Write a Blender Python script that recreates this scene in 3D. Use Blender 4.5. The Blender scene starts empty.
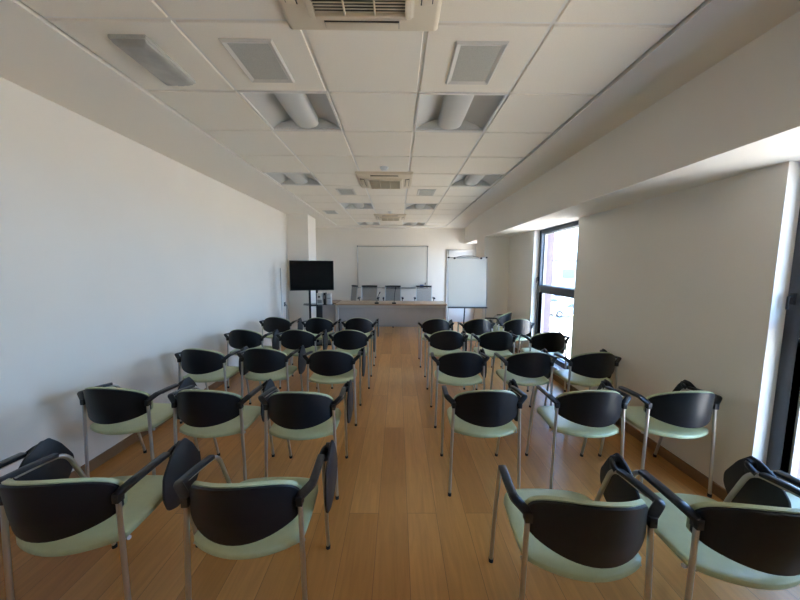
import bpy, bmesh, math, random
from mathutils import Vector, Matrix
R = math.radians
random.seed(7)
C = bpy.context.scene.collection
sc = bpy.context.scene

# ------------------------------------------------------------------ camera
EYE = 1.61
cd = bpy.data.cameras.new('camera')
cd.sensor_fit = 'HORIZONTAL'; cd.sensor_width = 36.0
cd.lens = 314.7 / 800 * 36.0
cd.clip_start = 0.02; cd.clip_end = 300
cam = bpy.data.objects.new('camera', cd); C.objects.link(cam)
cam.matrix_world = (Matrix.Translation((0, 0, EYE)) @ Matrix.Rotation(-.0083, 4, 'Z')
                    @ Matrix.Rotation(math.pi / 2 - .1024, 4, 'X') @ Matrix.Rotation(.0049, 4, 'Z'))
sc.camera = cam

# ------------------------------------------------------------------ view, world, sun
sc.view_settings.view_transform = 'Standard'
sc.view_settings.look = 'None'
sc.view_settings.exposure = 2.3
sc.view_settings.gamma = 1.0
sc.view_settings.use_curve_mapping = False
sc.cycles.max_bounces = 14
sc.cycles.diffuse_bounces = 9
sc.cycles.glossy_bounces = 4
sc.cycles.transparent_max_bounces = 12
sc.cycles.use_denoising = True
sc.cycles.sample_clamp_indirect = 6.0
sc.cycles.caustics_reflective = False

SKY_STRENGTH = 2.1
w = bpy.data.worlds.new('sky'); sc.world = w; w.use_nodes = True
nt = w.node_tree; nt.nodes.clear()
tc = nt.nodes.new('ShaderNodeTexCoord'); sp = nt.nodes.new('ShaderNodeSeparateXYZ')
rp = nt.nodes.new('ShaderNodeValToRGB'); bg = nt.nodes.new('ShaderNodeBackground'); ow = nt.nodes.new('ShaderNodeOutputWorld')
nt.links.new(tc.outputs['Generated'], sp.inputs[0]); nt.links.new(sp.outputs['Z'], rp.inputs[0])
nt.links.new(rp.outputs[0], bg.inputs[0]); nt.links.new(bg.outputs[0], ow.inputs[0])
e = rp.color_ramp.elements
e[0].position = 0.0; e[0].color = (.90, 1.40, 2.15, 1)
e[1].position = 1.0; e[1].color = (.12, .30, .85, 1)
k = e.new(.30); k.color = (.50, .85, 1.5, 1)
bg.inputs['Strength'].default_value = SKY_STRENGTH

sd = bpy.data.lights.new('sun', 'SUN'); sd.energy = 13.0; sd.angle = R(.6); sd.color = (1, .83, .52)
sun = bpy.data.objects.new('sun', sd); C.objects.link(sun)
# the sun stands behind the building, along the street: it lights the street, not the room
sun.rotation_euler = Vector((.30, -.62, -.72)).to_track_quat('-Z', 'Y').to_euler()

WINDOWS = [(7.70, 8.99), (4.055, 5.35), (.61, 1.90)]     # openings in the window wall (y from, y to)
SILL, SOFFIT, WX = .18, 2.243, 2.295                      # sill height, lintel height, inner face of the window wall
for (a, b) in WINDOWS:                                    # portals: they only tell the sampler where the sky is
    L = bpy.data.lights.new('window_portal', 'AREA'); L.shape = 'RECTANGLE'
    L.size = SOFFIT - SILL; L.size_y = b - a
    L.cycles.is_portal = True
    o = bpy.data.objects.new('window_portal', L); C.objects.link(o)
    o.location = (2.66, (a + b) / 2, (SILL + SOFFIT) / 2); o.rotation_euler = (0, R(90), 0)

# ------------------------------------------------------------------ materials
def mat(name, col, rough=.6, metal=0., spec=.5, noise=0., nscale=20., bump=0., bscale=200.):
    m = bpy.data.materials.new(name); m.use_nodes = True
    n = m.node_tree.nodes; l = m.node_tree.links; p = n['Principled BSDF']
    p.inputs['Base Color'].default_value = (*col, 1); p.inputs['Roughness'].default_value = rough
    p.inputs['Metallic'].default_value = metal; p.inputs['Specular IOR Level'].default_value = spec
    if noise:
        t = n.new('ShaderNodeTexCoord'); x = n.new('ShaderNodeTexNoise'); r = n.new('ShaderNodeValToRGB')
        x.inputs['Scale'].default_value = nscale; x.inputs['Detail'].default_value = 4
        l.new(t.outputs['Object'], x.inputs['Vector']); l.new(x.outputs['Fac'], r.inputs[0])
        r.color_ramp.elements[0].position = .3; r.color_ramp.elements[1].position = .7
        r.color_ramp.elements[0].color = (*[c * (1 - noise) for c in col], 1)
        r.color_ramp.elements[1].color = (*[min(1, c * (1 + noise)) for c in col], 1)
        l.new(r.outputs[0], p.inputs['Base Color'])
    if bump:
        t = n.new('ShaderNodeTexCoord'); x = n.new('ShaderNodeTexNoise'); b = n.new('ShaderNodeBump')
        x.inputs['Scale'].default_value = bscale; b.inputs['Strength'].default_value = bump
        b.inputs['Distance'].default_value = .002
        l.new(t.outputs['Object'], x.inputs['Vector']); l.new(x.outputs['Fac'], b.inputs['Height'])
        l.new(b.outputs[0], p.inputs['Normal'])
    return m

def wood_floor():
    m = bpy.data.materials.new('oak_planks'); m.use_nodes = True
    n = m.node_tree.nodes; l = m.node_tree.links; p = n['Principled BSDF']
    g = n.new('ShaderNodeNewGeometry'); s = n.new('ShaderNodeSeparateXYZ'); c = n.new('ShaderNodeCombineXYZ')
    l.new(g.outputs['Position'], s.inputs[0])
    ax = n.new('ShaderNodeMath'); ax.operation = 'ADD'; ax.inputs[1].default_value = 5 * .19 * 4 + .119
    l.new(s.outputs['X'], ax.inputs[0]); l.new(s.outputs['Y'], c.inputs[0]); l.new(ax.outputs[0], c.inputs[1])
    br = n.new('ShaderNodeTexBrick'); l.new(c.outputs[0], br.inputs['Vector'])
    br.offset = .42; br.inputs['Scale'].default_value = 1.0
    br.inputs['Brick Width'].default_value = 1.92; br.inputs['Row Height'].default_value = .19
    br.inputs['Mortar Size'].default_value = .0011; br.inputs['Mortar Smooth'].default_value = .3
    br.inputs['Color1'].default_value = (0, 0, 0, 1); br.inputs['Color2'].default_value = (1, 1, 1, 1)
    br.inputs['Mortar'].default_value = (.5, .5, .5, 1)
    rnd = n.new('ShaderNodeSeparateColor'); l.new(br.outputs['Color'], rnd.inputs[0])
    tone = n.new('ShaderNodeValToRGB'); l.new(rnd.outputs[0], tone.inputs[0])
    tone.color_ramp.elements[0].color = (.50, .225, .056, 1)
    tone.color_ramp.elements[1].color = (.66, .33, .098, 1)
    z = n.new('ShaderNodeMath'); z.operation = 'MULTIPLY'; z.inputs[1].default_value = 37.0; l.new(rnd.outputs[0], z.inputs[0])
    c2 = n.new('ShaderNodeCombineXYZ'); l.new(s.outputs['Y'], c2.inputs[0]); l.new(ax.outputs[0], c2.inputs[1]); l.new(z.outputs[0], c2.inputs[2])
    mp = n.new('ShaderNodeMapping'); mp.inputs['Scale'].default_value = (.8, 9, 1)
    l.new(c2.outputs[0], mp.inputs[0])
    nz = n.new('ShaderNodeTexNoise'); nz.inputs['Scale'].default_value = 2.6; nz.inputs['Detail'].default_value = 8
    nz.inputs['Distortion'].default_value = 1.2; nz.inputs['Roughness'].default_value = .6
    l.new(mp.outputs[0], nz.inputs['Vector'])
    rr = n.new('ShaderNodeValToRGB'); l.new(nz.outputs['Fac'], rr.inputs[0])
    rr.color_ramp.elements[0].position = .3; rr.color_ramp.elements[0].color = (.84, .83, .81, 1)
    rr.color_ramp.elements[1].position = .7; rr.color_ramp.elements[1].color = (1.07, 1.07, 1.07, 1)
    mx = n.new('ShaderNodeMix'); mx.data_type = 'RGBA'; mx.blend_type = 'MULTIPLY'; mx.inputs['Factor'].default_value = 1
    l.new(tone.outputs[0], mx.inputs['A']); l.new(rr.outputs[0], mx.inputs['B'])
    gap = n.new('ShaderNodeMix'); gap.data_type = 'RGBA'; l.new(br.outputs['Fac'], gap.inputs['Factor'])
    l.new(mx.outputs['Result'], gap.inputs['A']); gap.inputs['B'].default_value = (.14, .07, .03, 1)
    l.new(gap.outputs['Result'], p.inputs['Base Color'])
    p.inputs['Roughness'].default_value = .34; p.inputs['Specular IOR Level'].default_value = .45
    b = n.new('ShaderNodeBump'); b.inputs['Strength'].default_value = .08; b.inputs['Distance'].default_value = .002
    l.new(nz.outputs['Fac'], b.inputs['Height']); l.new(b.outputs[0], p.inputs['Normal'])
    return m

def glass_mat():
    m = bpy.data.materials.new('window_glass'); m.use_nodes = True
    n = m.node_tree.nodes; l = m.node_tree.links; n.clear()
    o = n.new('ShaderNodeOutputMaterial'); t = n.new('ShaderNodeBsdfTransparent'); g = n.new('ShaderNodeBsdfGlossy')
    lw = n.new('ShaderNodeLayerWeight'); lw.inputs['Blend'].default_value = .5; x = n.new('ShaderNodeMixShader')
    f = n.new('ShaderNodeMath'); f.operation = 'POWER'; f.inputs[1].default_value = 7.0; l.new(lw.outputs['Facing'], f.inputs[0])
    t.inputs[0].default_value = (.94, .96, .95, 1); g.inputs['Roughness'].default_value = .02
    l.new(f.outputs[0], x.inputs[0]); l.new(t.outputs[0], x.inputs[1]); l.new(g.outputs[0], x.inputs[2]); l.new(x.outputs[0], o.inputs[0])
    return m

def mesh_fabric():
    m = bpy.data.materials.new('mesh_fabric'); m.use_nodes = True
    n = m.node_tree.nodes; l = m.node_tree.links; p = n['Principled BSDF']; o = n['Material Output']
    p.inputs['Base Color'].default_value = (.14, .14, .14, 1); p.inputs['Roughness'].default_value = .7
    t = n.new('ShaderNodeBsdfTransparent'); x = n.new('ShaderNodeMixShader'); x.inputs[0].default_value = .58
    l.new(t.outputs[0], x.inputs[1]); l.new(p.outputs[0], x.inputs[2]); l.new(x.outputs[0], o.inputs[0])
    return m

M = dict(
    wall=mat('wall_paint', (.83, .79, .725), .88, spec=.25, noise=.015, nscale=1.6, bump=.08, bscale=140),
    tile=mat('ceiling_tile', (.85, .79, .69), .9, spec=.2, noise=.02, nscale=160, bump=.1, bscale=300),
    grid=mat('ceiling_grid_white', (.80, .77, .72), .5),
    plaster=mat('ceiling_plaster', (.85, .80, .72), .9, spec=.2),
    floor=wood_floor(),
    base=mat('oak_skirting', (.27, .145, .066), .45, noise=.12, nscale=9),
    pad=mat('green_leatherette', (.47, .52, .31), .36, spec=.5, noise=.03, nscale=30, bump=.15, bscale=350),
    shell=mat('black_plastic', (.0065, .0085, .0125), .42, spec=.35, bump=.1, bscale=500),
    arm=mat('black_arm_plastic', (.012, .012, .014), .36),
    tube=mat('satin_steel', (.60, .60, .60), .34, 1.0),
    foot=mat('black_rubber', (.02, .02, .02), .7),
    tablet=mat('black_laminate', (.013, .014, .017), .5, bump=.08, bscale=300),
    cream=mat('cream_plastic', (.72, .62, .47), .45),
    cream_dark=mat('cream_grille', (.62, .54, .41), .5),
    inside=mat('dark_inside', (.05, .045, .04), .8),
    trof=mat('troffer_white', (.56, .555, .53), .5),
    basket=mat('lamp_basket_white', (.60, .59, .56), .6),
    vent=mat('grey_speaker_mesh', (.46, .455, .41), .7, noise=.1, nscale=300),
    ventframe=mat('vent_frame_white', (.66, .63, .58), .5),
    lens=mat('ribbed_lens', (.36, .345, .31), .3, noise=.12, nscale=14),
    frame=mat('anthracite_metal', (.058, .064, .075), .42, noise=.05, nscale=40),
    gasket=mat('pale_gasket', (.60, .57, .53), .6),
    glass=glass_mat(),
    brick=mat('pink_render', (.26, .18, .18), .9, noise=.06, nscale=8),
    sillmat=mat('white_sill', (.70, .69, .67), .5),
    white=mat('white_paint', (.76, .75, .73), .45),
    board=mat('whiteboard_enamel', (.70, .68, .62), .28, spec=.5),
    flip=mat('flipchart_white', (.80, .78, .72), .35),
    alu=mat('aluminium', (.48, .48, .48), .35, .8),
    dark=mat('dark_plastic', (.014, .015, .018), .45, spec=.35),
    screen=mat('tv_screen', (.003, .004, .005), .22, spec=.2),
    beech=mat('beech_laminate', (.46, .335, .22), .42, noise=.08, nscale=7),
    beech_dark=mat('brown_laminate', (.20, .13, .085), .45, noise=.08, nscale=7),
    grey=mat('grey_panel', (.44, .445, .455), .55, noise=.02, nscale=6),
    lgrey=mat('light_grey_metal', (.55, .55, .54), .45),
    midgrey=mat('mid_grey_plastic', (.22, .22, .22), .5),
    meshf=mesh_fabric(),
    blue=mat('blue_plastic', (.10, .17, .36), .4),
    smoke=mat('tinted_glass', (.05, .055, .06), .12),
    street=mat('street_concrete', (.62, .60, .57), .9, noise=.08, nscale=.8),
    bldg=mat('white_render', (.78, .77, .75), .9, noise=.02, nscale=1),
    shut=mat('grey_shutter', (.12, .125, .13), .6),
    carw=mat('white_car_paint', (.70, .71, .72), .25),
    carg=mat('silver_car_paint', (.42, .44, .46), .25),
    tyre=mat('tyre_rubber', (.03, .03, .03), .8),
    carglass=mat('car_glass', (.06, .07, .08), .1),
)

# ------------------------------------------------------------------ mesh helpers
def fillet(path, r, n=6):
    P = [Vector(p) for p in path]; out = [P[0]]
    for i in range(1, len(P) - 1):
        a, b, c = P[i - 1], P[i], P[i + 1]
        ri = r[i - 1] if isinstance(r, (list, tuple)) else r
        d1 = min(ri, (a - b).length * .48); d2 = min(ri, (c - b).length * .48)
        p0 = b + (a - b).normalized() * d1; p2 = b + (c - b).normalized() * d2
        for k in range(n + 1):
            t = k / n; out.append(p0 * (1 - t) ** 2 + b * 2 * t * (1 - t) + p2 * t * t)
    out.append(P[-1]); return out

class MB:
    def __init__(s): s.v = []; s.f = []
    def add(s, vs, fs):
        b = len(s.v); s.v += [tuple(v) for v in vs]; s.f += [tuple(i + b for i in f) for f in fs]; return s
    def box(s, x0, x1, y0, y1, z0, z1, m=None):
        vs = [(x, y, z) for z in (z0, z1) for y in (y0, y1) for x in (x0, x1)]
        if m is not None: vs = [m @ Vector(v) for v in vs]
        return s.add(vs, [(0, 2, 3, 1), (4, 5, 7, 6), (0, 1, 5, 4), (2, 6, 7, 3), (0, 4, 6, 2), (1, 3, 7, 5)])
    def quad(s, *p): return s.add(p, [tuple(range(len(p)))])
    def tube(s, path, r, n=10, flat=None, up=(0, 0, 1)):
        """swept round bar; flat=(w,h) gives a rounded rectangular section"""
        P = [Vector(p) for p in path]; N = len(P)
        T = [((P[min(i + 1, N - 1)] - P[max(i - 1, 0)]).normalized()) for i in range(N)]
        u = Vector(up); u = (u - T[0] * u.dot(T[0]))
        if u.length < .05: u = Vector((0, 1, 0)); u = u - T[0] * u.dot(T[0])
        u.normalize(); vs = []
        for i in range(N):
            u = (u - T[i] * u.dot(T[i])).normalized(); q = T[i].cross(u)
            for k in range(n):
                a = 2 * math.pi * k / n; ca, sa = math.cos(a), math.sin(a)
                if flat:
                    ex = .5
                    X = flat[0] / 2 * math.copysign(abs(ca) ** ex, ca); Y = flat[1] / 2 * math.copysign(abs(sa) ** ex, sa)
                else:
                    rr = r[i] if isinstance(r, (list, tuple)) else r
                    X, Y = rr * ca, rr * sa
                vs.append(P[i] + q * X + u * Y)
        fs = [(i * n + k, i * n + (k + 1) % n, (i + 1) * n + (k + 1) % n, (i + 1) * n + k) for i in range(N - 1) for k in range(n)]
        fs += [tuple(range(n - 1, -1, -1)), tuple((N - 1) * n + k for k in range(n))]
        return s.add(vs, fs)
    def lathe(s, prof, at=(0, 0, 0), n=20, axis='Z'):
        vs = []; m = len(prof)
        for (r, z) in prof:
            for k in range(n):
                a = 2 * math.pi * k / n; x, y = r * math.cos(a), r * math.sin(a)
                v = {'Z': (x, y, z), 'X': (z, x, y), 'Y': (x, z, y)}[axis]
                vs.append((v[0] + at[0], v[1] + at[1], v[2] + at[2]))
        fs = [(i * n + k, i * n + (k + 1) % n, (i + 1) * n + (k + 1) % n, (i + 1) * n + k) for i in range(m - 1) for k in range(n)]
        fs += [tuple(range(n - 1, -1, -1)), tuple((m - 1) * n + k for k in range(n))]
        return s.add(vs, fs)
    def prism(s, poly, a, b, axis):
        """polygon in the plane normal to axis, from a to b"""
        n = len(poly)
        def P(p, t): return {'X': (t, p[0], p[1]), 'Y': (p[0], t, p[1]), 'Z': (p[0], p[1], t)}[axis]
        vs = [P(p, a) for p in poly] + [P(p, b) for p in poly]
        fs = [tuple(range(n - 1, -1, -1)), tuple(range(n, 2 * n))] + [(i, (i + 1) % n, n + (i + 1) % n, n + i) for i in range(n)]
        return s.add(vs, fs)
    def build(s, name, m, parent=None, bevel=0., seg=2, smooth=35, bang=30):
        me = bpy.data.meshes.new(name); bm = bmesh.new()
        vs = [bm.verts.new(v) for v in s.v]
        for f in s.f:
            try: bm.faces.new([vs[i] for i in f])
            except ValueError: pass
        bmesh.ops.remove_doubles(bm, verts=bm.verts, dist=1e-6)
        bmesh.ops.recalc_face_normals(bm, faces=bm.faces)
        if bevel:
            es = [ed for ed in bm.edges if len(ed.link_faces) == 2 and ed.calc_face_angle(0) > R(bang)]
            bmesh.ops.bevel(bm, geom=es, offset=bevel, segments=seg, profile=.5, affect='EDGES', clamp_overlap=True)
        bm.to_mesh(me); bm.free()
        if smooth:
            me.shade_smooth(); me.set_sharp_from_angle(angle=R(smooth))
        me.materials.append(M[m])
        o = bpy.data.objects.new(name, me); C.objects.link(o)
        if parent is not None: o.parent = parent
        return o

def tag(o, label, cat, group=None):
    o['label'] = label; o['category'] = cat
    if group: o['group'] = group
    return o
def thing(name, label, cat, loc=(0, 0, 0), rz=0., group=None):
    o = bpy.data.objects.new(name, None); C.objects.link(o); o.empty_display_size = .1
    o.location = loc; o.rotation_euler = (0, 0, rz)
    return tag(o, label, cat, group)
def struct(o): o['kind'] = 'structure'; return o
def dup(o, parent=None):
    c = o.copy(); C.objects.link(c)
    if parent is not None: c.parent = parent
    for ch in o.children: dup(ch, c)
    return c

# ------------------------------------------------------------------ the room
XL, XB, YF, YB, ZC = -2.42, 1.78, 9.30, -1.25, 2.763
struct(MB().box(XL - .1, WX + .2, YB - .1, YF + .1, -.1, 0).build('floor', 'floor', smooth=0))
struct(MB().box(XL - .2, XL, YB - .2, YF + .2, -.1, 3.0).build('wall_left', 'wall', smooth=0))
struct(MB().box(XL - .2, 2.75, YF, YF + .2, -.1, 3.0).build('wall_front', 'wall', smooth=0))
struct(MB().box(XL - .2, 2.75, YB - .2, YB, -.1, 3.0).build('wall_back', 'wall', smooth=0))
# window wall: solid stretches, aprons under the openings
b = MB(); f = MB(); ys = [YB]
for (a0, a1) in reversed(WINDOWS): ys += [a0, a1]
ys.append(YF)
for i in range(0, len(ys), 2):
    b.box(WX, 2.50, ys[i], ys[i + 1], -.1, SOFFIT + .02); f.box(2.50, 2.64, ys[i], ys[i + 1], -3.1, 3.0)
for (a0, a1) in WINDOWS:
    b.box(WX, 2.50, a0, a1, -.1, SILL - .02); f.box(2.50, 2.64, a0, a1, -3.1, SILL - .02); f.box(2.50, 2.64, a0, a1, SOFFIT + .02, 3.0)
struct(b.build('wall_right', 'wall', smooth=0)); struct(f.build('wall_facade', 'brick', smooth=0))
bmv = [(XB, SOFFIT), (XB, SOFFIT), (1.955, 2.315)]; bb = MB(); vs = []
for (x, z), y in zip(bmv, (YB, 7.13, YF)): vs += [(x, y, z), (2.50, y, z), (2.50, y, 3.0), (x, y, 3.0)]
bb.add(vs, [(i * 4 + k, i * 4 + (k + 1) % 4, i * 4 + 4 + (k + 1) % 4, i * 4 + 4 + k) for i in range(2) for k in range(4)] + [(0, 1, 2, 3), (8, 9, 10, 11)])
struct(bb.build('beam', 'wall', smooth=0))
struct(MB().box(XB, WX, 6.50, 7.13, 0, SOFFIT).build('pillar', 'wall', smooth=0))
struct(MB().box(XL, -1.955, 7.0, 7.64, 0, ZC).build('column', 'wall', smooth=0))
struct(MB().box(XL, XL + .015, YB, 7.0, 0, .085).build('baseboard_left', 'base', bevel=.003, smooth=0))
struct(MB().box(WX - .015, WX, YB, 6.5, 0, .085).build('baseboard_right', 'base', bevel=.003, smooth=0))
struct(MB().box(-1.955, 1.40, YF - .015, YF, 0, .085).build('baseboard_front', 'base', bevel=.003, smooth=0))
for i, (a0, a1) in enumerate(WINDOWS):
    struct(MB().box(WX - .004, 2.50, a0 + .001, a1 - .001, SILL - .02, SILL).build('trim_%d' % (i + 1), 'sillmat', bevel=.003))

# suspended ceiling: white grid set back behind lay-in tiles, plain plaster borders
GX, GY, T = -2.267, 1.615, .6
troffers = [(2, 1), (4, 1), (1, 4), (5, 4), (2, 7), (4, 7), (2, 11), (4, 11)]
gx0, gx1 = GX + T, GX + 6 * T
j0, j1 = -4, 12
gy0, gy1 = GY + j0 * T, GY + j1 * T
g = MB(); tl = MB()
for i in range(1, 6):
    for j in range(j0, j1):
        if (i, j) in troffers: continue
        x, y = GX + i * T, GY + j * T
        g.quad((x, y, ZC + .009), (x + T, y, ZC + .009), (x + T, y + T, ZC + .009), (x, y + T, ZC + .009))
        q = .0095; c = .004
        lo = [(x + q + c, y + q + c, ZC), (x + T - q - c, y + q + c, ZC), (x + T - q - c, y + T - q - c, ZC), (x + q + c, y + T - q - c, ZC)]
        hi = [(x + q, y + q, ZC + .009), (x + T - q, y + q, ZC + .009), (x + T - q, y + T - q, ZC + .009), (x + q, y + T - q, ZC + .009)]
        tl.add(lo + hi, [(0, 1, 2, 3)] + [(a, (a + 1) % 4, 4 + (a + 1) % 4, 4 + a) for a in range(4)])
ceil = struct(tl.build('ceiling', 'tile', smooth=0))
struct(g.build('ceiling_grid', 'grid', ceil, smooth=0))
pl = MB()
pl.box(XL, gx0 - .009, YB, YF, ZC - .010, ZC + .02); pl.box(gx1 + .009, 2.0, YB, YF, ZC - .010, ZC + .02)
pl.box(gx0 - .009, gx1 + .009, gy1 + .009, YF, ZC - .010, ZC + .02); pl.box(gx0 - .009, gx1 + .009, YB, gy0 - .009, ZC - .010, ZC + .02)
struct(pl.build('ceiling_border', 'plaster', ceil, smooth=0))
struct(MB().box(XL - .2, 2.64, YB - .2, YF + .2, 3.0, 3.1).build('roof', 'plaster', smooth=0))

# windows
def window(n, a0, a1):
    fr = MB(); x0, x1 = 2.388, 2.468; z0, z1 = SILL, SOFFIT; wv = .078
    fr.box(x0, x1, a0, a0 + wv, z0, z1); fr.box(x0, x1, a1 - wv, a1, z0, z1)
    fr.box(x0, x1, a0 + wv, a1 - wv, z1 - .065, z1); fr.box(x0, x1, a0 + wv, a1 - wv, z0, z0 + .075)
    fr.box(x0, x1, a0 + wv, a1 - wv, 1.21, 1.325)
    o = struct(fr.build('window_%d' % n, 'frame', bevel=.004))
    gk = MB()
    for (u, v) in ((z0 + .075, 1.21), (1.325, z1 - .065)):
        t = .012
        gk.box(2.44, 2.48, a0 + wv, a0 + wv + t, u, v); gk.box(2.44, 2.48, a1 - wv - t, a1 - wv, u, v)
        gk.box(2.44, 2.48, a0 + wv + t, a1 - wv - t, u, u + t); gk.box(2.44, 2.48, a0 + wv + t, a1 - wv - t, v - t, v)
        MB().box(2.457, 2.463, a0 + wv + t, a1 - wv - t, u + t, v - t).build('pane', 'glass', o, smooth=0)
    gk.build('gasket', 'gasket', o, smooth=0)
    h = MB().box(2.374, 2.389, a1 - .045, a1 - .022, 1.40, 1.47)
    h.tube(fillet([(2.376, a1 - .033, 1.45), (2.352, a1 - .033, 1.45), (2.352, a1 - .033, 1.37)], .01), .0065)
    h.build('window_handle', 'dark', o, bevel=.003)
for i, (a0, a1) in enumerate(WINDOWS): window(i + 1, a0, a1)

# door in the end wall
d = struct(MB().box(1.50, 2.29, YF - .03, YF, .005, 2.085).build('door_1', 'white', bevel=.003))
fr = MB().box(1.44, 1.50, YF - .045, YF, 0, 2.144)  .box(1.50, 2.29, YF - .045, YF, 2.085, 2.144)
fr.build('door_frame', 'white', d, bevel=.004)
hd = MB().lathe([(.022, 0), (.022, .01)], (2.17, YF - .04, 1.02), axis='Y')
hd.tube(fillet([(2.17, YF - .035, 1.02), (2.17, YF - .08, 1.02), (2.05, YF - .08, 1.02)], .015), .009)
hd.build('door_handle', 'alu', d)

# ------------------------------------------------------------------ things on the ceiling
def cx(i): return GX + (i + .5) * T
def cy(j): return GY + (j + .5) * T
def make_troffer():
    t = thing('ceiling_light', '', 'light')
    H = .298; hs = MB()
    # rim, then the two swept coves
    for (x0, x1, y0, y1) in ((-H, -H + .014, -H, H), (H - .014, H, -H, H), (-H, H, -H, -H + .014), (-H, H, H - .014, H)):
        hs.box(x0, x1, y0, y1, -.003, .012)
    hs.build('rim', 'grid', t, smooth=0)
    rf = MB(); n = 10; I = H - .014
    for s in (-1, 1):
        pr = []
        for k in range(n + 1):
            u = k / n; pr.append((s * (I - (I - .075) * u), .012 + .088 * math.sin(u * math.pi / 2)))
        vs = [(x, y, z) for y in (-I, I) for (x, z) in pr]
        rf.add(vs, [(k, k + 1, n + 2 + k, n + 1 + k) for k in range(n)])
    rf.build('reflector', 'trof', t, smooth=60)
    ep = MB()
    for y in (-I, I):
        ep.quad((-I, y, .008), (I, y, .008), (I, y, .105), (-I, y, .105))
    ep.quad((-.08, -I, .104), (.08, -I, .104), (.08, I, .104), (-.08, I, .104))
    # half-round end cheeks on which the coves close
    for y, d_ in ((I - .012, .012), (-I, .012)):
        for s in (-1, 1):
            poly = [(s * .075, .012)] + [(s * (.075 + (I - .075) * math.cos(a)), .012 + .06 * math.sin(a)) for a in [k * math.pi / 20 for k in range(11)]]
            ep.prism(poly, y, y + d_, 'Y')
    ep.build('end_plate', 'trof', t, smooth=0)
    bk = MB(); pr = [(.100 * math.cos(a), .055 - .048 * math.sin(a)) for a in [k * math.pi / 14 for k in range(15)]]
    vs = [(x, y, z) for y in (-I + .012, I - .012) for (x, z) in pr]
    bk.add(vs, [(k, k + 1, 16 + k, 15 + k) for k in range(14)] + [tuple(range(15)), tuple(range(29, 14, -1))])
    bk.box(-.095, .095, -I + .012, I - .012, .05, .10)
    bk.build('lamp_cover', 'basket', t, smooth=50)
    return t
tro = make_troffer()
desc = {1: 'above the rows farthest from the table', 4: 'at the middle of the room', 7: 'between the two distant air conditioners', 11: 'next to the end wall'}
for k_, (i, j) in enumerate(troffers):
    o = tro if k_ == 0 else dup(tro)
    o.location = (cx(i), cy(j), ZC)
    side = 'wall side' if i < 3 else 'window side'
    tag(o, 'unlit recessed square ceiling light %s, %s' % (desc[j], side), 'light', 'recessed ceiling lights')

def make_ac():
    t = thing('air_conditioner', '', 'air conditioner')
    S = .355; b = MB()
    # sloped face ring, z = 0 is the ceiling plane
    def ring(rs):
        vs = []; n = 4
        for (q, z) in rs: vs += [(-q, -q, z), (q, -q, z), (q, q, z), (-q, q, z)]
        b.add(vs, [(r * 4 + k, r * 4 + (k + 1) % 4, r * 4 + 4 + (k + 1) % 4, r * 4 + 4 + k) for r in range(len(rs) - 1) for k in range(4)])
    ring([(S, .001), (S, -.012), (S - .012, -.024), (.335, -.030), (.232, -.044), (.224, -.062), (.213, -.066), (.20, -.060), (.20, -.04)])
    b.build('face_panel', 'cream', t, bevel=.006, smooth=40, bang=12)
    gf = MB()
    for (x0, x1, y0, y1) in ((-.213, -.195, -.213, .213), (.195, .213, -.213, .213), (-.195, .195, -.213, -.195), (-.195, .195, .195, .213)):
        gf.box(x0, x1, y0, y1, -.070, -.055)
    for x in (-.065, .065): gf.box(x - .004, x + .004, -.195, .195, -.068, -.058)
    gf.build('grille_frame', 'cream', t, bevel=.002)
    MB().box(-.2, .2, -.2, .2, -.046, -.041).build('filter', 'inside', t, smooth=0)
    ls = MB(); nn = 24
    for k in range(nn):
        y = -.186 + k * .372 / (nn - 1)
        m = Matrix.Translation((0, y, -.059)) @ Matrix.Rotation(R(28), 4, 'X')
        ls.box(-.195, .195, -.0075, .0075, -.0014, .0014, m)
    ls.build('louvre_grille', 'cream_dark', t, smooth=0)
    for k in range(4):
        m = Matrix.Rotation(k * math.pi / 2, 4, 'Z')
        MB().box(-.17, .17, -.026, .026, -.002, .002, m @ Matrix.Translation((0, .287, -.0385)) @ Matrix.Rotation(R(7.5), 4, 'X')).build('outlet_slot', 'inside', t, smooth=0)
        m2 = m @ Matrix.Translation((0, .287, -.044)) @ Matrix.Rotation(R(2), 4, 'X')
        MB().box(-.168, .168, -.021, .021, -.002, .002, m2).build('flap', 'cream', t, bevel=.002)
    MB().box(-.018, .018, .236, .246, -.0450, -.040).build('badge', 'midgrey', t, smooth=0)
    return t
ac = make_ac()
for k_, (j, lb) in enumerate([(-1, 'large cream ceiling air conditioner cut off by the top edge of the photo'),
                              (4, 'cream ceiling air conditioner just beyond the smoke detector at the middle of the room'),
                              (9, 'small-looking distant cream ceiling air conditioner over the whiteboard end')]):
    o = ac if k_ == 0 else dup(ac)
    o.location = (cx(3), cy(j) - (.025 if j < 0 else .02), ZC); tag(o, lb, 'air conditioner', 'ceiling air conditioners')

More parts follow.
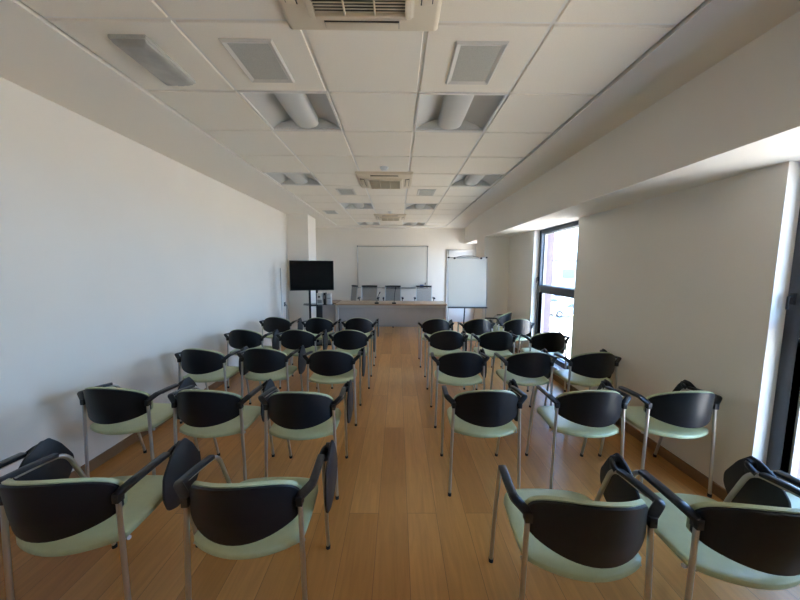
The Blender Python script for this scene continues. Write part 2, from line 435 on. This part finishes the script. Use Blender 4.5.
def make_vent():
    t = thing('ceiling_speaker', '', 'ceiling speaker')
    b = MB(); A, B = .135, .185; fw = .030
    rs = [(A, B, .001), (A, B, -.004), (A - .008, B - .008, -.012), (A - fw, B - fw, -.004), (A - fw, B - fw, .001)]
    vs = []
    for (p, q, z) in rs: vs += [(-p, -q, z), (p, -q, z), (p, q, z), (-p, q, z)]
    b.add(vs, [(r * 4 + k, r * 4 + (k + 1) % 4, r * 4 + 4 + (k + 1) % 4, r * 4 + 4 + k) for r in range(4) for k in range(4)])
    b.build('frame', 'ventframe', t, smooth=0)
    MB().box(-A + fw, A - fw, -B + fw, B - fw, -.005, .001).build('grille', 'vent', t, smooth=0)
    return t
v0 = make_vent()
for k_, (i, j, dx, dy, lb) in enumerate([
        (2, 0, -.013, 0, 'grey square ceiling speaker between the surface lamp and the big air conditioner'),
        (4, 0, -.003, 0, 'grey square ceiling speaker on the window side of the big air conditioner'),
        (2, 5, -.02, .05, 'grey square ceiling speaker past the middle air conditioner, television side'),
        (4, 5, 0, .05, 'grey square ceiling speaker past the middle air conditioner, window side'),
        (1, 8, -.04, .05, 'grey square ceiling speaker near the white column')]):
    o = v0 if k_ == 0 else dup(v0)
    o.location = (cx(i) + dx, cy(j) + dy, ZC); tag(o, lb, 'ceiling speaker', 'square ceiling speakers')

t = thing('emergency_light', 'oblong surface-mounted emergency lamp with cloudy cover on the ceiling', 'light', (-1.358, 1.905, ZC))
MB().box(-.096, .096, -.198, .198, -.020, .001).build('base', 'vent', t, bevel=.006)
b = MB(); rs = [(.090, .192, -.019), (.086, .188, -.030), (.066, .172, -.045), (.0, .0, -.057)]
vs = []
for (p, q, z) in rs[:3]: vs += [(-p, -q, z), (p, -q, z), (p, q, z), (-p, q, z)]
b.add(vs, [(r * 4 + k, r * 4 + (k + 1) % 4, r * 4 + 4 + (k + 1) % 4, r * 4 + 4 + k) for r in range(2) for k in range(4)] + [(8, 9, 10, 11)])
b.build('lens', 'lens', t, bevel=.006)
MB().box(-.02, .02, .190, .203, -.03, -.005).build('clip', 'midgrey', t, bevel=.002)
def detector(loc, lb, s=1.):
    t = thing('smoke_detector', lb, 'smoke detector', loc, 0, 'smoke detectors')
    MB().lathe([(.052 * s, .001), (.052 * s, -.008), (.046 * s, -.014)]).build('base', 'white', t)
    MB().lathe([(.036 * s, -.012), (.036 * s, -.030), (.028 * s, -.038), (.010, -.040)]).build('sensor_head', 'white', t)
detector((-.16, 3.78, ZC), 'small round white smoke detector before the middle air conditioner')
detector((-.16, 6.68, ZC), 'tiny round white smoke detector before the distant air conditioner', .9)

# ------------------------------------------------------------------ conference chairs with writing tablets
def back_surface(W, grow, off, puff, nz=22, nx=26):
    """grid of points of the curved back: columns across, each from the lower edge to the arched top edge"""
    rows = []
    for a in range(nz + 1):
        t_ = (1 - math.cos(math.pi * a / nz)) / 2
        row = []
        for c in range(nx + 1):
            u = -math.cos(math.pi * c / nx); au = abs(u); x = W * u
            zt = .692 + .122 * max(0, 1 - au ** 2) ** .72 - .014 * au ** 24 + grow
            zb = .598 - .048 * max(0, 1 - au ** 2) ** .72 + .012 * au ** 24 - grow * .3
            if t_ < .42: z = zb + (.645 - zb) * t_ / .42            # rows below the crease
            else: z = .645 + (zt - .645) * (t_ - .42) / .58
            bow = .134 + (.16 * (z - .645) if z > .645 else .25 * (z - .645))
            y = -.206 - bow * (1 - (x / .228) ** 2)
            edge = max(abs(2 * t_ - 1), au) ** 5
            row.append((x, y + off + puff * max(0., 1 - edge), z))
        rows.append(row)
    return rows
def two_sided(A, B):
    b = MB(); nz, nx = len(A), len(A[0]); vs = [p for r in A for p in r] + [p for r in B for p in r]; o = nz * nx
    fs = []
    for i in range(nz - 1):
        for j in range(nx - 1):
            q = (i * nx + j, i * nx + j + 1, (i + 1) * nx + j + 1, (i + 1) * nx + j)
            fs.append(q); fs.append(tuple(o + k for k in reversed(q)))
    for i in range(nz - 1):
        for j in (0, nx - 1): fs.append((i * nx + j, (i + 1) * nx + j, o + (i + 1) * nx + j, o + i * nx + j))
    for j in range(nx - 1):
        for i in (0, nz - 1): fs.append((i * nx + j, i * nx + j + 1, o + i * nx + j + 1, o + i * nx + j))
    return b.add(vs, fs)

def seat_mesh():
    n, mcol = 24, 20; top = []; bot = []
    for a in range(n + 1):
        t_ = -math.cos(math.pi * a / n)
        ra, rb = [], []
        for c in range(mcol + 1):
            u = -math.cos(math.pi * c / mcol); c2 = 1 - u * u
            hw = .232 - .012 * max(0, t_) - .004 * t_ ** 8
            x = u * hw
            yr = -.205 - .075 * c2 + .010 * abs(u) ** 20; yf = .185 + .024 * c2 - .060 * abs(u) ** 9
            y = yr + (yf - yr) * (t_ + 1) / 2
            ed = max(abs(t_) ** 14, abs(u) ** 14)
            sag = .010 * (1 - t_ * t_) * c2 + .006 * c2 * max(0, -t_) ** 3 + .020 * max(0, t_) ** 4
            ra.append((x, y, .493 - .012 * ed - sag)); rb.append((x, y, .449 + .012 * ed - sag))
        top.append(ra); bot.append(rb)
    return two_sided(top, bot)

def make_chair():
    t = thing('conference_chair', '', 'chair')
    for s in (-1, 1):
        # rear leg: floor to the back joint
        rl = MB().tube(fillet([(s * .246, -.236, .012), (s * .236, -.228, .44), (s * .229, -.222, .675)], .1), .0105, 12)
        o = rl.build('leg', 'tube', t)
        MB().lathe([(.0125, 0), (.0125, .02), (.011, .024)], (s * .246, -.236, 0)).build('foot_cap', 'foot', o)
        # front leg bends over into the tube under the armrest
        fl = MB().tube(fillet([(s * .236, .240, .012), (s * .247, .145, .45), (s * .258, .058, .690), (s * .267, -.06, .699), (s * .271, -.14, .704)], [.1, .06, .05]), .0105, 12)
        o = fl.build('leg', 'tube', t)
        MB().lathe([(.0125, 0), (.0125, .02), (.011, .024)], (s * .236, .240, 0)).build('foot_cap', 'foot', o)
        ar = MB().tube(fillet([(s * .228, -.226, .660), (s * .230, -.222, .678), (s * .276, -.198, .718), (s * .270, -.08, .712), (s * .262, .015, .702)], [.01, .012, .03, .03]), 0, 12, flat=(.036, .022))
        ar.box(s * .229 - .013, s * .229 + .013, -.238, -.206, .645, .685)
        ar.build('armrest', 'arm', t, bevel=.003, bang=50)
    seat_mesh().build('seat', 'pad', t, smooth=60)
    sup = MB()
    for y in (-.16, .12):
        xe = .232 if y < 0 else .212
        sup.tube([(-xe, y - .03, .452 if y < 0 else .450), (-.15, y, .432), (.15, y, .432), (xe, y - .03, .452 if y < 0 else .450)], .009, 8)
    for x in (-.13, .13): sup.box(x - .012, x + .012, -.17, .13, .426, .44)
    sup.build('seat_support', 'tube', t)
    A = back_surface(.227, 0., 0., 0.); B = back_surface(.227, 0., .013, 0.)
    bk = two_sided(A, B).build('backrest', 'shell', t, smooth=16)
    A = back_surface(.226, .006, .0125, 0.); B = back_surface(.226, .006, .032, .012)
    two_sided(A, B).build('back_cushion', 'pad', bk, smooth=60)
    # writing tablet, folded down outside the arm
    pts = [(.10, .738), (.150, .685), (.208, .585), (.206, .53), (.17, .47), (.11, .437), (.01, .430), (-.05, .455), (-.075, .53), (-.065, .63), (-.01, .70), (.055, .736)]
    P3 = fillet([(0, *pts[0])] + [(0, *p) for p in pts[1:]] + [(0, *pts[0])], .018, 3)
    tb = MB().prism([(p.y, p.z) for p in P3[:-1]], .293, .305, 'X').build('writing_tablet', 'tablet', t, bevel=.003, smooth=30)
    hg = MB().tube(fillet([(.257, .03, .69), (.262, .075, .704), (.285, .095, .712)], .02), .013, 10)
    hg.lathe([(.02, .270), (.02, .290), (.024, .290), (.024, .294)], (0, .088, .708), axis='X')
    hg.box(.262, .293, .03, .09, .665, .69)
    hg.build('hinge', 'arm', tb, bevel=.002, bang=50)
    return t

chair = make_chair()
# (x, y of the chair's middle, turn in degrees)
spots = {
 (5, 'TV'): [(-2.07, 1.43, 1.5), (-1.382, 1.435, 1.0), (-.627, 1.42, .6)],
 (5, 'W'):  [(.745, 1.325, -3.0), (1.365, 1.295, -2), (1.975, 1.30, 0)],
 (4, 'TV'): [(-1.96, 2.355, -2), (-1.298, 2.315, -1.5), (-.662, 2.288, 0)],
 (4, 'W'):  [(.623, 2.318, 0), (1.353, 2.318, -1.5), (1.984, 2.308, -1.0)],
 (3, 'TV'): [(-1.975, 3.35, -2), (-1.36, 3.385, -1), (-.665, 3.31, 0)],
 (3, 'W'):  [(.635, 3.27, 0), (1.315, 3.27, 0), (1.955, 3.26, 0)],
 (2, 'TV'): [(-2.00, 4.31, -2), (-1.31, 4.30, 0), (-.62, 4.30, 0)],
 (2, 'W'):  [(.65, 4.28, 0), (1.30, 4.26, 0), (1.96, 4.21, 0)],
 (1, 'TV'): [(-1.98, 5.33, 0), (-1.27, 5.27, 0), (-.625, 5.28, 0)],
 (1, 'W'):  [(.625, 5.21, 0), (1.295, 5.21, 0), (1.945, 5.22, 0)],
}
ordn = {1: 'row next to the table', 2: 'second row from the table', 3: 'third row from the table', 4: 'fourth row from the table', 5: 'last row, by the camera'}
first = True
for (row, side), L in spots.items():
    for q, (x, y, rz) in enumerate(L):
        o = chair if first else dup(chair); first = False
        o.location = (x, y, 0); o.rotation_euler = (0, 0, R(rz))
        if side == 'TV': place = ('plain wall seat', 'middle seat', 'aisle seat')[q]
        else: place = ('aisle seat', 'middle seat', 'window wall seat')[q]
        blk = 'television-side block' if side == 'TV' else 'window-side block'
        tag(o, 'green-seated black-backed chair, %s, %s, %s' % (place, ordn[row], blk), 'chair', 'conference chairs in rows')
# the odd chair turned towards the aisle, beside the pillar
o = dup(chair); o.location = (1.79, 5.86, 0); o.rotation_euler = (0, 0, R(50))
for ch in list(o.children):                                          # this one carries no writing tablet
    if ch.name.startswith('writing_tablet'):
        for g_ in list(ch.children): bpy.data.objects.remove(g_)
        bpy.data.objects.remove(ch)
tag(o, 'green-seated chair turned sideways between the flipchart easel and the window', 'chair')

# ------------------------------------------------------------------ head table, its chairs and microphones
t = thing('conference_table', 'long beech-topped table with grey front panel before the wall whiteboard', 'table', (-.14, 7.86, 0))
MB().box(-1.34, 1.34, -.41, .41, .713, .740).build('tabletop', 'beech', t, bevel=.003)
MB().box(-1.28, 1.28, -.345, -.325, .19, .655).build('modesty_panel', 'grey', t, bevel=.002)
MB().box(-1.30, 1.30, -.385, -.345, .655, .713).box(-1.30, 1.30, .33, .37, .655, .713).build('rail', 'lgrey', t, bevel=.003)
for s in (-1, 1):
    lg = MB().box(s * 1.30 - .025, s * 1.30 + .025, -.385, -.335, .0, .713).box(s * 1.30 - .025, s * 1.30 + .025, .32, .37, .0, .713)
    lg.box(s * 1.30 - .02, s * 1.30 + .02, -.335, .32, .05, .09)
    lg.build('leg', 'lgrey', t, bevel=.004)
t = thing('side_table', 'short brown-topped side table at the end of the long table behind the television stand', 'table', (-1.715, 7.99, 0))
MB().box(-.225, .225, -.30, .40, .715, .740).build('tabletop', 'beech_dark', t, bevel=.003)
MB().box(-.19, .19, -.24, -.22, .2, .70).build('modesty_panel', 'grey', t, bevel=.002)
for (x, y) in ((-.19, -.27), (.19, -.27), (-.19, .36), (.19, .36)):
    MB().tube([(x, y, 0), (x * .95, y * .95, .715)], .016).build('leg', 'alu', t)

def make_office():
    t = thing('office_chair', '', 'chair')          # faces +y locally
    b = MB()
    n = 8; vs = []
    for k in range(n + 1):
        u = -1 + 2 * k / n; yb = -.235 + .05 * u * u
        vs += [(u * .205, yb, .63), (u * .215, yb - .05, 1.08)]
    b.add(vs, [(2 * k, 2 * k + 2, 2 * k + 3, 2 * k + 1) for k in range(n)])
    bk = b.build('backrest', 'meshf', t, smooth=60)
    MB().tube([(u * .22 / 4, -.288 + .05 * (u / 4) ** 2, 1.085) for u in range(-4, 5)], 0, 10, flat=(.034, .045)).build('top_rail', 'dark', bk)
    fr = MB()
    for s in (-1, 1): fr.tube([(s * .218, -.238, 1.085), (s * .208, -.188, .62), (s * .20, -.16, .50)], .010)
    fr.tube([(-.2, -.19, .63), (0, -.24, .63), (.2, -.19, .63)], .010); fr.build('back_frame', 'alu', bk)
    MB().box(-.235, .235, -.20, .25, .43, .485).build('seat', 'dark', t, bevel=.02, seg=3)
    for s in (-1, 1):
        MB().tube(fillet([(s * .24, -.10, .44), (s * .265, -.10, .73), (s * .265, -.08, .755)], .02), .012).box(s * .265 - .025, s * .265 + .025, -.19, .10, .755, .79).build('armrest', 'dark', t, bevel=.006)
    bs = MB().lathe([(.03, .09), (.03, .30), (.02, .30), (.02, .44)])
    for k in range(5):
        a = k * 2 * math.pi / 5 + .3
        bs.tube([(0, 0, .12), (.28 * math.cos(a), .28 * math.sin(a), .075)], [.022, .014])
    bs.build('base', 'dark', t)
    for k in range(5):
        a = k * 2 * math.pi / 5 + .3
        MB().lathe([(.012, -.02), (.027, -.018), (.027, .018), (.012, .02)], (.28 * math.cos(a), .28 * math.sin(a), .0275), axis='X', n=14).build('caster', 'dark', t)
    return t
oc = make_office()
for k_, (x, y, rz, lb) in enumerate([
        (-1.42, 8.80, 118, 'grey mesh-backed office chair turned edge-on at the television end of the table'),
        (-.80, 8.66, 178, 'grey mesh-backed office chair under the corner of the wall whiteboard'),
        (-.12, 8.66, 182, 'grey mesh-backed office chair behind the table at the whiteboard middle'),
        (.75, 8.66, 180, 'grey mesh-backed office chair below the blue board eraser')]):
    o = oc if k_ == 0 else dup(oc)
    o.location = (x, y, 0); o.rotation_euler = (0, 0, R(rz)); tag(o, lb, 'chair', 'office chairs behind the table')

for ch in list(oc.children):                                         # the chair turned edge-on has no arms
    if ch.name.startswith('armrest'): bpy.data.objects.remove(ch)

def mic(x, y, lean, h, lb):
    t = thing('microphone', lb, 'microphone', (x, y, .740), 0, 'table microphones')
    MB().prism([(-.05, -.06), (.05, -.06), (.045, .06), (-.045, .06)], 0, .03, 'Z').build('base', 'dark', t, bevel=.006)
    p = fillet([(0, .02, .02), (lean * .3, .02, h * .55), (lean, -.03, h - .05)], .12)
    MB().tube(p, .0065, 8).build('gooseneck', 'dark', t)
    e_ = p[-1]; dd = (p[-1] - p[-2]).normalized()
    MB().tube([e_, e_ + dd * .015, e_ + dd * .055, e_ + dd * .065], [.008, .013, .013, .006], 10).build('capsule', 'dark', t)
mic(-.50, 7.60, .06, .29, 'black gooseneck table microphone nearer the television, leaning over')
mic(-.08, 7.60, .03, .40, 'tall upright black gooseneck microphone at the middle of the table')

# ------------------------------------------------------------------ whiteboard on the end wall
t = thing('whiteboard', 'wide white writing board hung on the end wall', 'whiteboard', (-.145, YF, 1.615))
MB().box(-1.01, 1.01, -.022, -.002, -.585, .60).build('panel', 'board', t, smooth=0)
fr = MB()
for (x0, x1, z0, z1) in ((-1.03, -1.01, -.605, .62), (1.01, 1.03, -.605, .62), (-1.01, 1.01, -.605, -.585), (-1.01, 1.01, .60, .62)):
    fr.box(x0, x1, -.03, 0, z0, z1)
fr.build('frame', 'alu', t, bevel=.003)
for (x, z) in ((-1.02, .61), (1.02, .61), (-1.02, -.595), (1.02, -.595)):
    MB().box(x - .018, x + .018, -.034, 0, z - .018, z + .018).build('corner_cap', 'midgrey', t, bevel=.004)
MB().box(-.3, .98, -.09, -.03, -.610, -.597).box(-.3, .98, -.09, -.086, -.597, -.587).build('pen_tray', 'midgrey', t, bevel=.002)
o = MB().box(-.055, .055, -.025, .025, 0, .10).build('board_eraser', 'blue', bevel=.008); o.location = (.715, YF - .06, 1.018)
tag(o, 'blue board eraser standing on the whiteboard tray', 'eraser')
t = thing('marker_pen', 'upright white marker with black cap on the whiteboard tray', 'marker', (.815, YF - .06, 1.018))
MB().lathe([(.012, 0), (.012, .10)]).build('barrel', 'white', t); MB().lathe([(.013, .10), (.013, .15), (.009, .155)]).build('cap', 'dark', t)

# ------------------------------------------------------------------ flipchart easel
t = thing('flipchart_easel', 'white flipchart board on an easel before the door', 'flipchart', (1.372, 6.15, 0))
tilt = Matrix.Translation((0, .0, .845)) @ Matrix.Rotation(R(-4), 4, 'X')
MB().box(-.375, .375, -.012, .008, .012, .965, tilt).build('board', 'flip', t, smooth=0)
fr = MB()
for (x0, x1, z0, z1) in ((-.388, -.374, 0, .978), (.374, .388, 0, .978), (-.374, .374, 0, .014), (-.374, .374, .964, .978)):
    fr.box(x0, x1, -.018, .012, z0, z1, tilt)
bd = fr.build('board_frame', 'lgrey', t, bevel=.003)
for x in (-.372, .372): MB().box(x - .018, x + .018, -.022, .014, .955, .985, tilt).build('corner_cap', 'dark', bd, bevel=.004)
cl = MB().box(-.27, .27, -.026, -.012, .945, .968, tilt)
MB().tube([tilt @ Vector(p) for p in ((-.22, -.01, .972), (-.10, -.01, 1.0), (.10, -.01, 1.0), (.22, -.01, .972))], .011).build('carry_handle', 'midgrey', t)
cl.build('paper_clamp', 'lgrey', t, bevel=.003)
for x in (-.26, .26): MB().lathe([(.018, -.05), (.018, -.012)], tuple(tilt @ Vector((x, 0, .955))), axis='Y').build('clamp_knob', 'dark', t)
MB().box(-.385, .385, -.075, .0, -.022, .0, tilt).build('pen_tray', 'dark', t, bevel=.004)
MB().tube([(-.365, 0, .84), (-.40, -.03, 0)], .012).build('leg', 'lgrey', t)
MB().tube([(.365, 0, .84), (.40, -.03, 0)], .012).build('leg', 'lgrey', t)
MB().tube([(0, .075, 1.42), (.0, .36, 0)], .013).build('leg', 'dark', t)

# ------------------------------------------------------------------ television on its stand
t = thing('television_stand', 'black twin-pole television stand with a glass shelf', 'stand', (-1.755, 6.56, 0), R(15))
for x in (-.072, .072): MB().box(x - .022, x + .022, -.025, .02, .03, 1.55).build('pole', 'dark', t, bevel=.004)
MB().box(-.34, .34, -.24, .24, .0, .03).build('base', 'dark', t, bevel=.008)
sh = MB().prism([(-.20, -.12), (-.12, -.2), (.40, -.2), (.40, .16), (-.20, .16)], .838, .848, 'Z').build('shelf', 'smoke', t, bevel=.002)
MB().box(-.09, .09, -.05, .14, .80, .838).build('shelf_bracket', 'dark', t, bevel=.003)
MB().box(.06, .18, -.03, .14, .42, .80).build('cable_box', 'dark', t, bevel=.006)
MB().box(-.2, .2, -.045, -.02, 1.25, 1.55).build('mount_plate', 'dark', t, bevel=.004)
t = thing('television', 'switched-off black flat television on the twin-pole stand', 'television', (-1.755, 6.495, 1.44), R(15))
MB().box(-.435, .435, -.030, .010, -.305, .305).build('case', 'dark', t, bevel=.006)
MB().box(-.423, .423, -.0325, -.030, -.288, .293).build('screen', 'screen', t, smooth=0)
def shelf_box(x0, x1, h, m, name, lb, cat, dark=None):
    y = 6.50; w_ = (x1 - x0) / 2
    t = thing(name, lb, cat, ((x0 + x1) / 2, y, .848))
    MB().box(-w_, w_, -.07, .07, 0, h).build('case', m, t, bevel=.005)
    if dark: dark(t, w_, h)
def dk1(t, w_, h):
    MB().lathe([(.022, -.074), (.022, -.069)], (-.01, 0, h * .68), axis='Y').build('speaker_cone', 'dark', t)
    MB().box(-w_ * .75, w_ * .75, -.073, -.069, h * .12, h * .42).build('front_panel', 'midgrey', t)
shelf_box(-1.655, -1.535, .235, 'lgrey', 'loudspeaker', 'small pale grey box with dark round front on the glass shelf', 'loudspeaker', dk1)
shelf_box(-1.515, -1.475, .24, 'dark', 'ring_binder', 'upright narrow black binder between two grey boxes on the shelf', 'binder',
          lambda t, w_, h: MB().box(-w_ * .6, w_ * .6, -.072, -.069, h * .5, h * .8).build('spine_label', 'midgrey', t))
def dk3(t, w_, h): MB().box(-w_ * .8, w_ * .8, -.073, -.069, h * .55, h * .62).build('front_panel', 'midgrey', t)
shelf_box(-1.455, -1.365, .22, 'grey', 'file_box', 'mid grey file box at the end of the glass shelf', 'file box', dk3)
t = thing('wall_socket', 'small dark socket with a hanging cable on the plain wall near the column', 'socket', (XL, 6.72, .82))
MB().box(0, .02, -.035, .035, -.045, .045).build('plate', 'midgrey', t, bevel=.004)
MB().tube(fillet([(.02, 0, 0), (.05, 0, -.02), (.03, .02, -.4), (.02, .03, -.80)], .05), .005, 8).build('cable', 'dark', t)
o = MB().box(0, .010, -.02, .02, 0, 1.50).build('cable_duct', 'white', bevel=.003); o.location = (XL, 6.56, .085)
tag(o, 'slim white upright cable duct on the plain wall beside the column', 'cable duct')

# ------------------------------------------------------------------ outside, seen through the windows
STREET = -3.0
struct(MB().box(2.64, 90, -60, 110, STREET - .2, STREET).build('street', 'street', smooth=0))
t = thing('warehouse', 'low white building across the street', 'building', (22, 42, STREET))
MB().box(-14, 22, 0, 9, 0, 5.55).build('wall', 'bldg', t, smooth=0)
MB().box(-14.2, 22.2, -.25, 9.2, 5.55, 5.78).build('roof_edge', 'shut', t, smooth=0)
for x in (-9.6, -6.4, -3.2, 0, 3.2, 6.4):
    wd = MB().box(x, x + 1.7, -.05, .02, 3.3, 4.5).build('window', 'shut', t, smooth=0)
    MB().box(x - .1, x + 1.8, -.14, .0, 3.2, 3.3).build('window_sill', 'bldg', wd, smooth=0)
def car(loc, rz, paint, lb, van=False):
    t = thing('parked_van' if van else 'parked_car', lb, 'van' if van else 'car', loc, rz)
    if van:
        prof = [(-2.2, .35), (2.15, .35), (2.2, .9), (1.75, 1.15), (1.3, 1.85), (-2.15, 1.9)]; win = [(.9, 1.2), (1.62, 1.2), (1.22, 1.75), (.9, 1.75)]
    else:
        prof = [(-2.0, .35), (2.0, .32), (2.05, .62), (1.85, .80), (1.0, .92), (.35, 1.36), (-1.0, 1.40), (-1.75, .98), (-2.05, .90)]
        win = [(.85, .94), (.32, 1.30), (-.95, 1.33), (-1.5, .97)]
    MB().prism(prof, -.82, .82, 'Y').build('body', paint, t, bevel=.06, seg=3, bang=20)
    for s in (-1, 1): MB().prism(win, s * .80, s * .835, 'Y').build('side_window', 'carglass', t, bevel=.01)
    for (x, s) in ((1.3, -1), (1.3, 1), (-1.25, -1), (-1.25, 1)):
        wh = MB().lathe([(.2, -.09), (.31, -.09), (.32, -.05), (.32, .05), (.31, .09), (.2, .09)], (x, s * .76, .32), axis='Y').build('wheel', 'tyre', t)
        MB().lathe([(.18, -.02), (.17, .1 if s > 0 else -.1)], (x, s * .76, .32), axis='Y').build('hubcap', 'alu', wh)
car((16.6, 30.0, STREET), R(178), 'carg', 'silver parked car outside the window')
car((17.0, 35.0, STREET), R(2), 'carw', 'white car parked farther off before the low building')
car((20.6, 39.0, STREET), R(185), 'carw', 'white van parked against the low building', True)
